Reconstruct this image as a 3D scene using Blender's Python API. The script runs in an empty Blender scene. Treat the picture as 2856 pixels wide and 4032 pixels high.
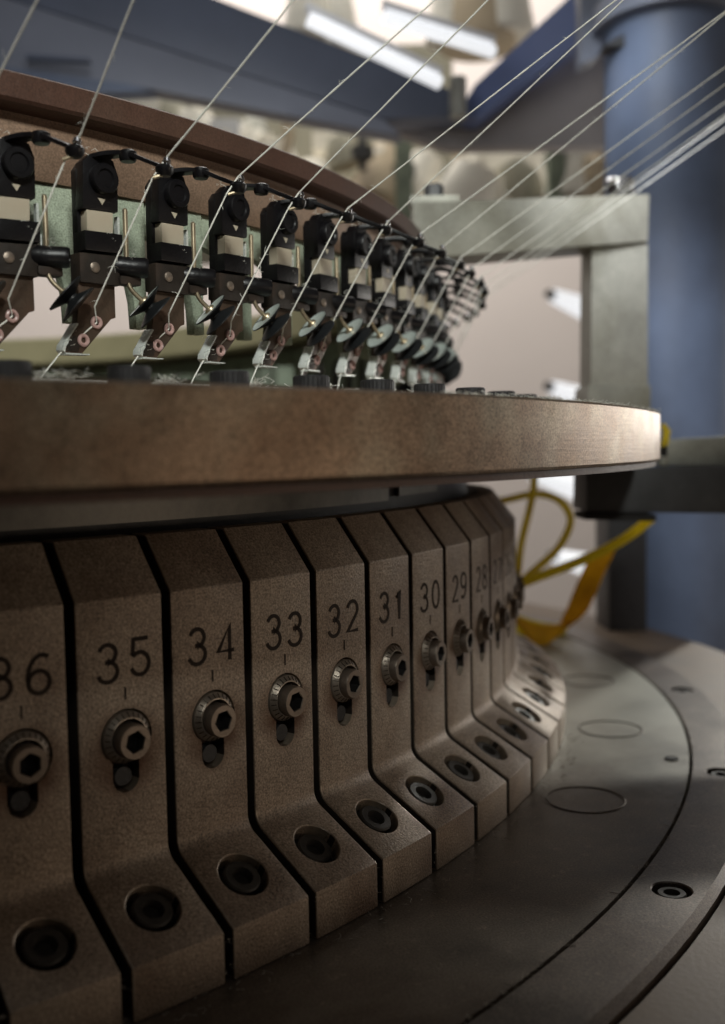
import bpy, bmesh, math, random
from math import sin, cos, pi, atan2, sqrt, hypot, radians
from mathutils import Vector, Matrix

random.seed(7)
S = 0.5                       # metres per layout unit (1 unit = radius of the cam block ring)
sc = bpy.context.scene
col = sc.collection

# ------------------------------------------------------------------ camera
CAM_D, CAM_H, FPX, YAW, PITCH, ROLL = 1.55812, -0.07277, 4116.7, 0.55153, -0.05898, -0.01741
cy_, sy_, cp_, sp_ = cos(YAW), sin(YAW), cos(PITCH), sin(PITCH)
FW = Vector((sy_*cp_, cy_*cp_, sp_)); RT0 = Vector((cy_, -sy_, 0)); UP0 = RT0.cross(FW)
RT = RT0*cos(ROLL) + UP0*sin(ROLL); UP = UP0*cos(ROLL) - RT0*sin(ROLL)
CAMP = Vector((0, -CAM_D, CAM_H))
cd = bpy.data.cameras.new('camera'); cam = bpy.data.objects.new('camera', cd); col.objects.link(cam)
m = Matrix((RT, UP, -FW)).transposed().to_4x4(); m.translation = CAMP*S
cam.matrix_world = m
cd.sensor_fit = 'HORIZONTAL'; cd.sensor_width = 36.0; cd.lens = 36.0*FPX/2856.0
cd.clip_start = 0.01; cd.clip_end = 60
cd.dof.use_dof = True; cd.dof.focus_distance = 0.71*S; cd.dof.aperture_fstop = 11.5
sc.camera = cam

def at(px, py, depth):
    """world point (layout units) seen at a place of the picture (1624 px wide), at a given distance"""
    x, y = px*1.7586, py*1.7586
    return CAMP + (FW + RT*((x-1428)/FPX) - UP*((y-2016)/FPX))*depth

# ------------------------------------------------------------------ world and lamps
w = bpy.data.worlds.new('World'); sc.world = w; w.use_nodes = True
bg = w.node_tree.nodes['Background']; bg.inputs[0].default_value = (1.0, 0.86, 0.74, 1); bg.inputs[1].default_value = 0.03
sc.view_settings.view_transform = 'Standard'; sc.view_settings.look = 'None'
sc.view_settings.exposure = 0.0; sc.view_settings.gamma = 1.0

def area(name, loc, target, sx, sy, power, colr):
    l = bpy.data.lights.new(name, 'AREA'); l.shape = 'RECTANGLE'; l.size = sx*S; l.size_y = sy*S
    l.energy = power; l.color = colr
    o = bpy.data.objects.new(name, l); col.objects.link(o)
    o.location = Vector(loc)*S
    o.rotation_euler = (Vector(target)-Vector(loc)).to_track_quat('-Z', 'Y').to_euler()
    return o
# hall light from behind, above and the right; last two are added fills
area('hall_or_fill_light', at(400, -900, 4.2), at(500, 1000, 6.0), 5.0, 1.2, 47, (1.0, 0.95, 0.9))        # over the rear wall and creel
area('hall_or_fill_light', (0.2, -2.2, 2.5), (0.3, -0.7, 0.1), 0.8, 0.8, 0.6, (0.94, 0.98, 1.0))              # above, a little in front of the machine
area('hall_or_fill_light', (3.5, -0.1, 0.14), (0.85, -0.85, -0.12), 1.9, 0.45, 3.8, (1.0, 0.95, 0.88))          # across the hall on the right
area('hall_or_fill_light', (2.3, -2.9, -0.46), (0.35, -0.9, -0.22), 1.4, 0.4, 1.25, (1.0, 0.81, 0.62))         # low fill added as floor bounce onto the block faces
area('hall_or_fill_light', at(300, -900, 1.0), at(500, 200, 2.1), 0.5, 0.5, 0.7, (0.95, 0.97, 1.0))         # fill added to brighten the blue frame
def spot(name, loc, target, cone, blend, power, colr, r=0.08):
    l = bpy.data.lights.new(name, 'SPOT'); l.energy = power; l.color = colr; l.spot_size = radians(cone); l.spot_blend = blend
    l.shadow_soft_size = r*S
    o = bpy.data.objects.new(name, l); col.objects.link(o); o.location = Vector(loc)*S
    o.rotation_euler = (Vector(target)-Vector(loc)).to_track_quat('-Z', 'Y').to_euler()
    return o
# unseen spots, no fixture stands there: cones cut to the parts they brighten
spot('unseen_spot', (-0.2, -2.5, 1.1), (0.40, -0.62, 0.235), 29, 0.45, 36, (0.97, 1.0, 0.94), 0.2)       # added to brighten the feeders
spot('unseen_spot', (3.5, 0.64, 1.05), (1.15, -0.60, -0.37), 14.2, 0.15, 33, (1.0, 0.98, 0.9), 0.06)      # on the bed at the right
area('creel_fill', at(700, -700, 2.7), at(700, 400, 3.4), 1.2, 0.5, 2.0, (1.0, 0.98, 0.9))               # unseen fill added to brighten the yarn cones
spot('unseen_spot', at(1250, -500, 1.4), at(1418, 330, 1.95), 28, 0.8, 3.8, (0.90, 0.95, 1.0), 0.1)      # added for the highlight on the blue column
spot('unseen_spot', at(1500, -500, 1.0), at(1400, 650, 1.55), 46, 0.7, 5.5, (0.95, 0.97, 1.0), 0.1)      # added to brighten the post and column

# ------------------------------------------------------------------ materials
def mat(name, base, rough=0.5, metal=0.0, var=0.25, scale=60, bump=0.0, bscale=900, stain=None, stain_amt=0.0,
        stain_scale=30, bstreak=None, emit=None, estr=0.0, spec=0.5, grain=0.0, streak=None, wear=None):
    M = bpy.data.materials.new(name); M.use_nodes = True
    nt = M.node_tree; N = nt.nodes; L = nt.links; b = N['Principled BSDF']
    tc = N.new('ShaderNodeTexCoord'); vec = tc.outputs['Object']
    if streak:
        mp = N.new('ShaderNodeMapping'); mp.inputs['Scale'].default_value = streak
        L.new(vec, mp.inputs[0]); vec2 = mp.outputs[0]
    else:
        vec2 = vec
    n1 = N.new('ShaderNodeTexNoise'); n1.inputs['Scale'].default_value = scale; n1.inputs['Detail'].default_value = 8
    n1.inputs['Roughness'].default_value = 0.65
    L.new(vec2, n1.inputs['Vector'])
    r1 = N.new('ShaderNodeValToRGB')
    lo = [c*(1-var) for c in base]; hi = [min(1, c*(1+var)) for c in base]
    r1.color_ramp.elements[0].position = 0.3; r1.color_ramp.elements[1].position = 0.7
    r1.color_ramp.elements[0].color = (*lo, 1); r1.color_ramp.elements[1].color = (*hi, 1)
    L.new(n1.outputs['Fac'], r1.inputs[0]); out = r1.outputs[0]
    if stain:
        n2 = N.new('ShaderNodeTexNoise'); n2.inputs['Scale'].default_value = stain_scale; n2.inputs['Detail'].default_value = 6
        L.new(vec, n2.inputs['Vector'])
        r2 = N.new('ShaderNodeMapRange'); r2.inputs[1].default_value = 0.45; r2.inputs[2].default_value = 0.72
        r2.inputs[3].default_value = 0; r2.inputs[4].default_value = stain_amt
        L.new(n2.outputs['Fac'], r2.inputs[0])
        mx = N.new('ShaderNodeMix'); mx.data_type = 'RGBA'
        L.new(r2.outputs[0], mx.inputs[0]); L.new(out, mx.inputs[6]); mx.inputs[7].default_value = (*stain, 1)
        out = mx.outputs[2]
    if wear:
        n5 = N.new('ShaderNodeTexNoise'); n5.inputs['Scale'].default_value = 9; n5.inputs['Detail'].default_value = 10; n5.inputs['Roughness'].default_value = 0.72
        n5.inputs['Distortion'].default_value = 0.6
        L.new(vec, n5.inputs['Vector'])
        r5 = N.new('ShaderNodeMapRange'); r5.inputs[1].default_value = 0.5; r5.inputs[2].default_value = 0.68
        r5.inputs[3].default_value = 0; r5.inputs[4].default_value = 0.6
        L.new(n5.outputs['Fac'], r5.inputs[0])
        mx5 = N.new('ShaderNodeMix'); mx5.data_type = 'RGBA'
        L.new(r5.outputs[0], mx5.inputs[0]); L.new(out, mx5.inputs[6]); mx5.inputs[7].default_value = (*wear, 1)
        out = mx5.outputs[2]
        # fine scratches
        mp6 = N.new('ShaderNodeMapping'); mp6.inputs['Scale'].default_value = (260, 260, 2200); mp6.inputs['Rotation'].default_value = (0.5, 0.35, 0.2)
        n6 = N.new('ShaderNodeTexNoise'); n6.inputs['Scale'].default_value = 1; n6.inputs['Detail'].default_value = 3
        L.new(vec, mp6.inputs[0]); L.new(mp6.outputs[0], n6.inputs['Vector'])
        r6 = N.new('ShaderNodeMapRange'); r6.inputs[1].default_value = 0.62; r6.inputs[2].default_value = 0.75; r6.inputs[3].default_value = 1.0; r6.inputs[4].default_value = 1.5
        L.new(n6.outputs['Fac'], r6.inputs[0])
        v6 = N.new('ShaderNodeVectorMath'); v6.operation = 'SCALE'; L.new(out, v6.inputs[0]); L.new(r6.outputs[0], v6.inputs['Scale']); out = v6.outputs[0]
    if grain:
        n4 = N.new('ShaderNodeTexNoise'); n4.inputs['Scale'].default_value = 1500; n4.inputs['Detail'].default_value = 2
        L.new(vec, n4.inputs['Vector'])
        r4 = N.new('ShaderNodeMapRange'); r4.inputs[1].default_value = 0.3; r4.inputs[2].default_value = 0.7
        r4.inputs[3].default_value = 1-grain; r4.inputs[4].default_value = 1+grain
        L.new(n4.outputs['Fac'], r4.inputs[0])
        v = N.new('ShaderNodeVectorMath'); v.operation = 'SCALE'
        L.new(out, v.inputs[0]); L.new(r4.outputs[0], v.inputs['Scale']); out = v.outputs[0]
    L.new(out, b.inputs['Base Color'])
    b.inputs['Metallic'].default_value = metal; b.inputs['Specular IOR Level'].default_value = spec
    rr = N.new('ShaderNodeMapRange'); rr.inputs[3].default_value = max(0.05, rough-0.12); rr.inputs[4].default_value = min(1, rough+0.12)
    L.new(n1.outputs['Fac'], rr.inputs[0]); L.new(rr.outputs[0], b.inputs['Roughness'])
    if bump:
        n3 = N.new('ShaderNodeTexNoise'); n3.inputs['Scale'].default_value = bscale; n3.inputs['Detail'].default_value = 4
        if bstreak:
            mp3 = N.new('ShaderNodeMapping'); mp3.inputs['Scale'].default_value = bstreak; L.new(vec, mp3.inputs[0]); L.new(mp3.outputs[0], n3.inputs['Vector'])
        else: L.new(vec2, n3.inputs['Vector'])
        bp = N.new('ShaderNodeBump'); bp.inputs['Strength'].default_value = bump; bp.inputs['Distance'].default_value = 0.0004
        L.new(n3.outputs['Fac'], bp.inputs['Height']); L.new(bp.outputs[0], b.inputs['Normal'])
    if emit:
        b.inputs['Emission Color'].default_value = (*emit, 1); b.inputs['Emission Strength'].default_value = estr
    return M

M_block = mat('cast_aluminium', (0.37, 0.285, 0.215), 0.5, 0.25, 0.22, 70, 0.6, 1100, (0.15, 0.085, 0.05), 0.75, 24, grain=0.5, wear=(0.5, 0.42, 0.33))
M_gapside = mat('shaded_block_side', (0.035, 0.026, 0.02), 0.55, 0.0, 0.4, 60)  # side walls darkened to put shade into the gaps between blocks
M_edge = mat('rubbed_block_edge', (0.44, 0.36, 0.28), 0.4, 0.4, 0.35, 120, 0.4, 900, (0.16, 0.10, 0.06), 0.9, 90)
M_dark = mat('blackened_hole', (0.012, 0.01, 0.009), 0.7, 0, 0.2, 80)
M_paint = mat('engraved_black', (0.042, 0.027, 0.019), 0.8, 0, 0.3, 300)
M_screw = mat('oxidised_screw', (0.26, 0.21, 0.17), 0.42, 0.7, 0.2, 200, 0.3, 1200)
M_dial = mat('knurled_dial', (0.46, 0.39, 0.32), 0.38, 0.75, 0.25, 300, 0.3, 1500)
M_bolt = mat('black_oxide_bolt', (0.032, 0.031, 0.033), 0.48, 0.0, 0.2, 200, 0.3, 900)
M_footb = mat('greasy_socket_bolt', (0.05, 0.044, 0.038), 0.55, 0.0, 0.3, 200, 0.3, 900)
M_plate = mat('worn_steel_plate', (0.27, 0.19, 0.13), 0.40, 0.75, 0.34, 60, 0.10, 30, (0.38, 0.32, 0.235), 0.95, 42, grain=0.5, bstreak=(1.2, 1.2, 40), wear=(0.13, 0.07, 0.04))
M_strip = mat('grey_guard_strip', (0.16, 0.15, 0.13), 0.4, 0.3, 0.45, 40)
M_table = mat('machine_bed_steel', (0.125, 0.10, 0.075), 0.40, 0.35, 0.5, 26, 0.15, 900, (0.085, 0.052, 0.032), 0.9, 9, grain=0.45, wear=(0.23, 0.19, 0.145))
M_tableout = mat('bed_rim_iron', (0.13, 0.105, 0.085), 0.42, 0.35, 0.45, 26, 0.15, 900, (0.11, 0.065, 0.04), 0.85, 10, grain=0.45, wear=(0.24, 0.20, 0.16))
M_band = mat('tan_brown_band', (0.26, 0.17, 0.115), 0.5, 0.1, 0.2, 40, 0.3, 600, (0.12, 0.07, 0.045), 0.6, 12, grain=0.3)
M_outer = mat('brown_bed_skirt', (0.16, 0.11, 0.07), 0.55, 0.1, 0.3, 16, 0.2, 500)
M_ring = mat('brown_painted_ring', (0.075, 0.034, 0.022), 0.5, 0.1, 0.16, 40, 0.3, 600, (0.10, 0.07, 0.05), 0.5, 12, grain=0.25)
M_ringin = mat('olive_ring_inside', (0.46, 0.41, 0.24), 0.6, 0, 0.15, 20)
M_black = mat('black_plastic', (0.005, 0.0045, 0.0055), 0.36, 0.0, 0.3, 90, 0.25, 900, spec=0.38)
M_black2 = mat('brown_black_iron', (0.028, 0.022, 0.018), 0.5, 0.3, 0.3, 120, 0.4, 900, (0.08, 0.04, 0.022), 0.5, 60)
M_cream = mat('cream_plate', (0.52, 0.47, 0.36), 0.5, 0, 0.06, 60, stain=(0.25, 0.10, 0.05), stain_amt=0.35, stain_scale=60)
M_rod = mat('dull_brass_rod', (0.50, 0.41, 0.28), 0.34, 0.8, 0.12, 150)
M_finger = mat('rusty_finger', (0.10, 0.07, 0.05), 0.42, 0.5, 0.35, 90, 0.4, 900, (0.15, 0.065, 0.04), 0.55, 70)
M_eye = mat('pink_ceramic', (0.52, 0.33, 0.30), 0.3, 0, 0.08, 60)
M_bright = mat('polished_edge', (0.80, 0.84, 0.80), 0.28, 0.3, 0.08, 200)
M_chrome = mat('chrome_ball', (0.85, 0.85, 0.87), 0.12, 1.0, 0.04, 100)
M_pulley = mat('pulley_rubber', (0.012, 0.013, 0.014), 0.4, 0.0, 0.3, 100)
M_pface = mat('pulley_pale_face', (0.62, 0.69, 0.65), 0.4, 0.2, 0.14, 120)
M_green = mat('grey_green_cast', (0.36, 0.41, 0.31), 0.6, 0.05, 0.12, 200, 0.5, 800, grain=0.3)
M_fgreen = mat('dark_green_cast', (0.24, 0.28, 0.21), 0.6, 0.05, 0.3, 40)
M_yarn = mat('white_yarn', (0.86, 0.85, 0.78), 0.8, 0, 0.1, 500)
M_lint = mat('dusty_lint', (0.42, 0.38, 0.32), 0.9, 0, 0.2, 300)
M_post = mat('grey_green_metal', (0.40, 0.395, 0.345), 0.5, 0.2, 0.25, 26, 0.3, 500, (0.19, 0.18, 0.13), 0.9, 16, grain=0.3)
M_blue = mat('blue_enamel', (0.155, 0.20, 0.30), 0.55, 0.0, 0.18, 14, stain=(0.10, 0.10, 0.12), stain_amt=0.5, stain_scale=9)
M_blue2 = mat('bright_blue_enamel', (0.18, 0.235, 0.46), 0.5, 0, 0.08, 8)
M_bluedk = mat('dark_blue_grey_enamel', (0.115, 0.135, 0.19), 0.45, 0, 0.15, 6)
M_blueg = mat('blue_grey_enamel', (0.23, 0.25, 0.31), 0.45, 0.0, 0.12, 8)
M_taupe = mat('taupe_panel', (0.44, 0.41, 0.40), 0.6, 0.0, 0.14, 8)
M_char = mat('charcoal_bracket', (0.075, 0.075, 0.078), 0.5, 0.2, 0.2, 60, 0.3, 600, grain=0.2)
M_wall = mat('pink_beige_wall', (0.66, 0.60, 0.56), 0.8, 0, 0.04, 2)
M_floor = mat('grey_concrete', (0.30, 0.28, 0.26), 0.8, 0, 0.15, 3)
M_ceil = mat('pale_ceiling', (0.55, 0.54, 0.52), 0.8, 0, 0.06, 2)
M_cone = mat('cream_yarn_cone', (0.85, 0.81, 0.72), 0.85, 0, 0.14, 20)
M_board = mat('olive_grey_board', (0.36, 0.34, 0.27), 0.8, 0, 0.35, 3)
M_cone2 = mat('tan_yarn_cone', (0.55, 0.45, 0.32), 0.85, 0, 0.14, 20)
M_tubew = mat('white_tube', (0.85, 0.85, 0.86), 0.3, 0, 0.03, 10)
M_grey = mat('grey_socket', (0.12, 0.12, 0.12), 0.5, 0, 0.1, 30)
M_yel = mat('yellow_cable', (0.95, 0.80, 0.12), 0.4, 0, 0.1, 60)
M_strap = mat('orange_strap', (0.95, 0.60, 0.05), 0.55, 0, 0.22, 30)
M_sheet = mat('yellow_sheet', (0.95, 0.82, 0.14), 0.5, 0, 0.12, 20)
M_lamp = mat('lamp_tube', (0.9, 0.9, 0.9), 0.4, 0, 0.0, 10, emit=(0.93, 0.96, 1.0), estr=0.72)

for M in (M_strap, M_sheet, M_yel):     # thin plastic lets light through
    nt = M.node_tree; b_ = nt.nodes['Principled BSDF']; o_ = nt.nodes['Material Output']
    tr = nt.nodes.new('ShaderNodeBsdfTranslucent'); nt.links.new(b_.inputs['Base Color'].links[0].from_socket, tr.inputs[0])
    mx = nt.nodes.new('ShaderNodeMixShader'); mx.inputs[0].default_value = 0.65
    nt.links.new(b_.outputs[0], mx.inputs[1]); nt.links.new(tr.outputs[0], mx.inputs[2]); nt.links.new(mx.outputs[0], o_.inputs[0])
def lit_patch(M, centre, rad, colr, amt):     # pool of light painted into the bed colour, patchy at its edge
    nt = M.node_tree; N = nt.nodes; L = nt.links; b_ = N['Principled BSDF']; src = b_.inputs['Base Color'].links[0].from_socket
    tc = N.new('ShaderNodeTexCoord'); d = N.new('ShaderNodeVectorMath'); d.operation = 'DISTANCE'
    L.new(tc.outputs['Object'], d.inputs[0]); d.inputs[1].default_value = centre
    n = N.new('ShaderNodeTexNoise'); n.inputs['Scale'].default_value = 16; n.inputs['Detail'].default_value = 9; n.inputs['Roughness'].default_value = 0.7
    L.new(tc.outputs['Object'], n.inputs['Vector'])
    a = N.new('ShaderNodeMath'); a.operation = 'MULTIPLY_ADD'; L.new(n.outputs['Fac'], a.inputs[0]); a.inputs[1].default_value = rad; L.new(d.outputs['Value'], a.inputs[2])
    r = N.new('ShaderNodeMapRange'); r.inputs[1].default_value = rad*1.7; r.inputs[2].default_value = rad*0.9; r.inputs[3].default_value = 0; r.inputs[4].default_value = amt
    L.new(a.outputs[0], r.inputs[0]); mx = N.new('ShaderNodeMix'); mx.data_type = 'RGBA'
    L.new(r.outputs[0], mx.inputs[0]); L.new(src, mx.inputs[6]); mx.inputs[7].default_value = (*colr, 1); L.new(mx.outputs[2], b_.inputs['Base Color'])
lit_patch(M_table, (0.46, -0.34, 0.0), 0.16, (0.64, 0.64, 0.56), 0.9)  # pale pool painted where light falls on the bed at right
# ------------------------------------------------------------------ mesh helpers
class MB:
    def __init__(s): s.v = []; s.f = []; s.mi = []
    def add(s, vs, fs, mi=0):
        b = len(s.v); s.v += [tuple(p) for p in vs]; s.f += [tuple(b+i for i in f) for f in fs]; s.mi += [mi]*len(fs); return s
    def box(s, c, sz, X=(1, 0, 0), Y=(0, 1, 0), Z=(0, 0, 1), mi=0, taper=1.0):
        c = Vector(c); X, Y, Z = Vector(X), Vector(Y), Vector(Z); a, b, d = sz[0]/2, sz[1]/2, sz[2]/2
        vs = []
        for k in (-1, 1):
            t = taper if k > 0 else 1.0
            for (i, j) in ((-1, -1), (1, -1), (1, 1), (-1, 1)): vs.append(c+X*a*i*t+Y*b*j*t+Z*d*k)
        return s.add(vs, [(3, 2, 1, 0), (4, 5, 6, 7), (0, 1, 5, 4), (1, 2, 6, 5), (2, 3, 7, 6), (3, 0, 4, 7)], mi)
    def prism(s, poly, o, U, V, W, t0, t1, mi=0):
        """polygon (u,v) (counter-clockwise seen against W) swept from t0 to t1 along W"""
        o, U, V, W = Vector(o), Vector(U), Vector(V), Vector(W); n = len(poly)
        vs = [o+U*a+V*b+W*t0 for a, b in poly]+[o+U*a+V*b+W*t1 for a, b in poly]
        return s.add(vs, [tuple(range(n-1, -1, -1)), tuple(range(n, 2*n))]+[(i, (i+1) % n, n+(i+1) % n, n+i) for i in range(n)], mi)
    def rod(s, p0, p1, r0, r1=None, n=14, mi=0, cap=True):
        r1 = r0 if r1 is None else r1
        return s.tube([p0, p1], [r0, r1], n, mi, cap)
    def tube(s, pts, r, n=10, mi=0, cap=True):
        pts = [Vector(p) for p in pts]; rs = r if isinstance(r, (list, tuple)) else [r]*len(pts)
        d0 = (pts[1]-pts[0]).normalized(); a = Vector((0, 0, 1)) if abs(d0.z) < 0.9 else Vector((1, 0, 0))
        u = d0.cross(a).normalized(); vs = []; N = len(pts)
        for i, p in enumerate(pts):
            d = (pts[min(i+1, N-1)]-pts[max(i-1, 0)]).normalized(); u = (u-d*u.dot(d)).normalized(); v = d.cross(u)
            for k in range(n): q = 2*pi*k/n; vs.append(p+(u*cos(q)+v*sin(q))*rs[i])
        fs = [(i*n+k, i*n+(k+1) % n, (i+1)*n+(k+1) % n, (i+1)*n+k) for i in range(N-1) for k in range(n)]
        if cap: fs += [tuple(range(n-1, -1, -1)), tuple((N-1)*n+k for k in range(n))]
        return s.add(vs, fs, mi)
    def lathe(s, prof, o, A, n=28, a0=0.0, a1=2*pi, mi=0, closed=False, X=None):
        """profile [(radius, along)] about axis A through o"""
        o, A = Vector(o), Vector(A).normalized()
        if X is None: X = A.cross(Vector((0, 0, 1)) if abs(A.z) < 0.9 else Vector((1, 0, 0))).normalized()
        X = Vector(X); Y = A.cross(X); full = abs(a1-a0-2*pi) < 1e-6; m_ = n if full else n+1; P = len(prof); vs = []
        for k in range(m_):
            q = a0+(a1-a0)*k/n; e = X*cos(q)+Y*sin(q)
            for (r, h) in prof: vs.append(o+e*r+A*h)
        fs = []
        for k in range(n):
            k2 = (k+1) % m_
            for i in range(P if closed else P-1):
                j = (i+1) % P; fs.append((k*P+i, k2*P+i, k2*P+j, k*P+j))
        if closed and not full: fs += [tuple(range(P-1, -1, -1)), tuple((m_-1)*P+i for i in range(P))]
        return s.add(vs, fs, mi)
    def mesh(s, name, mats, angle=35, bevel=0.0):
        me = bpy.data.meshes.new(name); me.from_pydata([(x*S, y*S, z*S) for x, y, z in s.v], [], s.f)
        for mm in (mats if isinstance(mats, (list, tuple)) else [mats]): me.materials.append(mm)
        me.polygons.foreach_set('material_index', s.mi)
        bm = bmesh.new(); bm.from_mesh(me)
        bmesh.ops.remove_doubles(bm, verts=bm.verts, dist=1e-7)
        if bevel:
            ed = [e for e in bm.edges if len(e.link_faces) == 2 and e.calc_face_angle(0) > radians(30)]
            bmesh.ops.bevel(bm, geom=ed, offset=bevel*S, segments=2, profile=0.7, affect='EDGES', clamp_overlap=True)
        bmesh.ops.recalc_face_normals(bm, faces=bm.faces)
        bm.to_mesh(me); bm.free()
        for p in me.polygons: p.use_smooth = True
        me.set_sharp_from_angle(angle=radians(angle))
        return me

def link(name, me, parent=None, loc=(0, 0, 0), rz=0.0, **kw):
    o = bpy.data.objects.new(name, me); col.objects.link(o)
    o.location = Vector(loc)*S; o.rotation_euler = (0, 0, rz); o.parent = parent
    for k, v in kw.items(): o[k] = v
    return o
def empty(name, loc, rz, label, cat, group=None):
    o = link(name, None, None, loc, rz, label=label, category=cat)
    o.empty_display_size = 0.01
    if group: o['group'] = group
    return o
def pol(r, th, z): return Vector((r*sin(th), -r*cos(th), z))

# ------------------------------------------------------------------ layout numbers
ords = ['first', 'second', 'third', 'fourth', 'fifth', 'sixth', 'seventh', 'eighth', 'ninth', 'tenth', 'eleventh', 'twelfth', 'thirteenth', 'fourteenth', 'fifteenth', 'sixteenth', 'seventeenth']
DT = 0.0616024; TH0 = 0.16149
ZA, ZB, R2, ZC, ZD = -0.15419, -0.30961, 1.05355, -0.34168, -0.37174
R3, ZT, ZBP = 1.14939, -0.0425, -0.0881
RF, THF = 0.91414, 0.17557

# ------------------------------------------------------------------ room
def room_box(name, me): return link(name, me, kind='structure')
ax, ay = FW.copy(), RT0.copy(); ax.z = 0; ax.normalize()
b = MB(); c = CAMP+ax*6.2; b.box((c.x, c.y, 0.4), (14, 0.1, 5.2), ay, ax, (0, 0, 1)); room_box('wall', b.mesh('wall', M_wall))
b = MB(); b.box((CAMP.x+ax.x*1.5, CAMP.y+ax.y*1.5, -2.0), (14, 14, 0.1), ay, ax); room_box('floor', b.mesh('floor', M_floor))

# ------------------------------------------------------------------ machine bed (table)
bed = empty('machine_bed', (0, 0, ZD), 0, 'dark oily round steel machine bed under the numbered cam blocks', 'machine bed')
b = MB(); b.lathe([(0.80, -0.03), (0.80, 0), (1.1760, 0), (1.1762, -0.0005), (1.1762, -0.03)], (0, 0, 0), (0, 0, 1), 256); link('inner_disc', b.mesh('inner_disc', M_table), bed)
RIM_TH = (0.4584, 0.2478, 0.689, 0.9646)
rimb = MB(); rimb.lathe([(1.1795, -0.03), (1.1790, -0.0002), (1.1795, 0.0004), (1.2260, 0.0004), (1.2310, -0.0045), (1.2310, -0.022), (1.2310, -0.03)], (0, 0, 0), (0, 0, 1), 256, closed=True)
b = MB(); b.lathe([(0.80, -0.06), (0.80, -0.031), (1.232, -0.031), (1.2335, -0.0075), (1.37, -0.012), (1.38, -0.03), (1.38, -0.06)], (0, 0, 0), (0, 0, 1), 200); link('outer_bed', b.mesh('outer_bed', M_outer), bed)
# round cover discs set in the bed
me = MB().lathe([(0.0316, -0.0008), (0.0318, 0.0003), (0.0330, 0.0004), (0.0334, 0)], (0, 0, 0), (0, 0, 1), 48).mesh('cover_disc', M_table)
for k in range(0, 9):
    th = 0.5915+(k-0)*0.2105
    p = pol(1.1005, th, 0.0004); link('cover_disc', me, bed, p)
# socket screws in the rim
def boolean(me, cutter, mt):
    o = bpy.data.objects.new('tmp', me); c = bpy.data.objects.new('cut', cutter.mesh('cut', mt))
    col.objects.link(o); col.objects.link(c)
    md = o.modifiers.new('b', 'BOOLEAN'); md.operation = 'DIFFERENCE'; md.solver = 'EXACT'; md.object = c
    dg = bpy.context.evaluated_depsgraph_get(); dg.update()
    r = bpy.data.meshes.new_from_object(o.evaluated_get(dg))
    bpy.data.objects.remove(o); cm = c.data; bpy.data.objects.remove(c); bpy.data.meshes.remove(cm)
    return r
me_rim = rimb.mesh('rim_ring', M_tableout)
for th in RIM_TH:
    cz = MB(); cz.lathe([(0, -0.0085), (0.0132, -0.0085), (0.0132, -0.0006), (0.0142, 0.0006), (0.0142, 0.004), (0, 0.004)], pol(1.2045, th, 0), (0, 0, 1), 36)
    me_rim = boolean(me_rim, cz, M_tableout)
me_rim.name = 'rim_ring'; me_rim.set_sharp_from_angle(angle=radians(30))
link('rim_ring', me_rim, bed)
mb = MB(); mb.lathe([(0.0098, -0.0084), (0.0098, -0.0022), (0.0090, -0.0014), (0.0056, -0.0014), (0.0052, -0.0050), (0.0, -0.0050)], (0, 0, 0), (0, 0, 1), 30)
me_sh = mb.mesh('socket_screw', M_footb)
for th in RIM_TH: link('socket_screw', me_sh, bed, pol(1.2045, th, 0))
b = MB(); b.lathe([(0, 0.0016), (0.006, 0.0016), (0.0066, 0)], pol(1.160, 0.716, 0), (0, 0, 1), 20); link('plug', b.mesh('plug', M_dark), bed)

# ------------------------------------------------------------------ numbered cam blocks
HW = math.tan(DT/2)
GAP = 0.0032
def LB(x, r, z): return Vector((x, -(r-R2), z-ZD))        # block-local coordinates
prof = [(0.958, -0.1215), (0.975, -0.1215), (1.0, ZA)]
sv = Vector((R2-1, ZC-ZB)).normalized(); fl = 0.007
for i in range(7):
    t = i/6; a = Vector((1.0, ZB+fl)); bq = Vector((1.0, ZB)); cq = Vector((1.0, ZB))+sv*fl
    q = a*(1-t)**2+bq*2*t*(1-t)+cq*t*t; prof.append((q.x, q.y))
prof += [(R2, ZC), (R2, ZD+0.0004), (0.958, ZD+0.0004)]
mb = MB(); n = len(prof)
vs = [LB(-(r*HW-GAP), r, z) for r, z in prof]+[LB(r*HW-GAP, r, z) for r, z in prof]
fs = [tuple(range(n)), tuple(range(2*n-1, n-1, -1))]+[(i, i+n, (i+1) % n+n, (i+1) % n) for i in range(n)]
mb.add(vs, fs)
blk = mb.mesh('block_body', M_block)
bm = bmesh.new(); bm.from_mesh(blk)
ed = [e for e in bm.edges if len(e.link_faces) == 2 and e.calc_face_angle(0) > radians(25)]
bmesh.ops.bevel(bm, geom=ed, offset=0.0011*S, segments=2, profile=0.6, affect='EDGES', clamp_overlap=True)
bm.to_mesh(blk); bm.free()
XC = 0.002; ZDI = -0.2350; RREC = 0.0166
OUT = Vector((0, -1, 0))
NS = Vector((0, -(-(ZC-ZB)), (R2-1))).normalized()          # outward normal of the sloping foot (local y is inward)
NS = Vector((0, -sv.y*-1, sv.x)).normalized()
if NS.y > 0: NS.y = -NS.y
FB = LB(0.0, 1.0275, ZB+(1.0275-1)*(ZC-ZB)/(R2-1))
cut = MB()
cut.lathe([(0, -0.010), (RREC, -0.010), (RREC, 0.001), (RREC+0.004, 0.005), (0, 0.005)], LB(XC, 1.0, ZDI), OUT, 40)
cut2 = MB(); cut2.prism([(0.0086*cos(a), 0.0086*sin(a)-0.0235) for a in [pi+pi*i/12 for i in range(13)]]+[(0.0086, 0), (-0.0086, 0)],
                        LB(XC-0.001, 1.0, ZDI), (1, 0, 0), (0, 0, 1), OUT, -0.013, 0.004)
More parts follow.
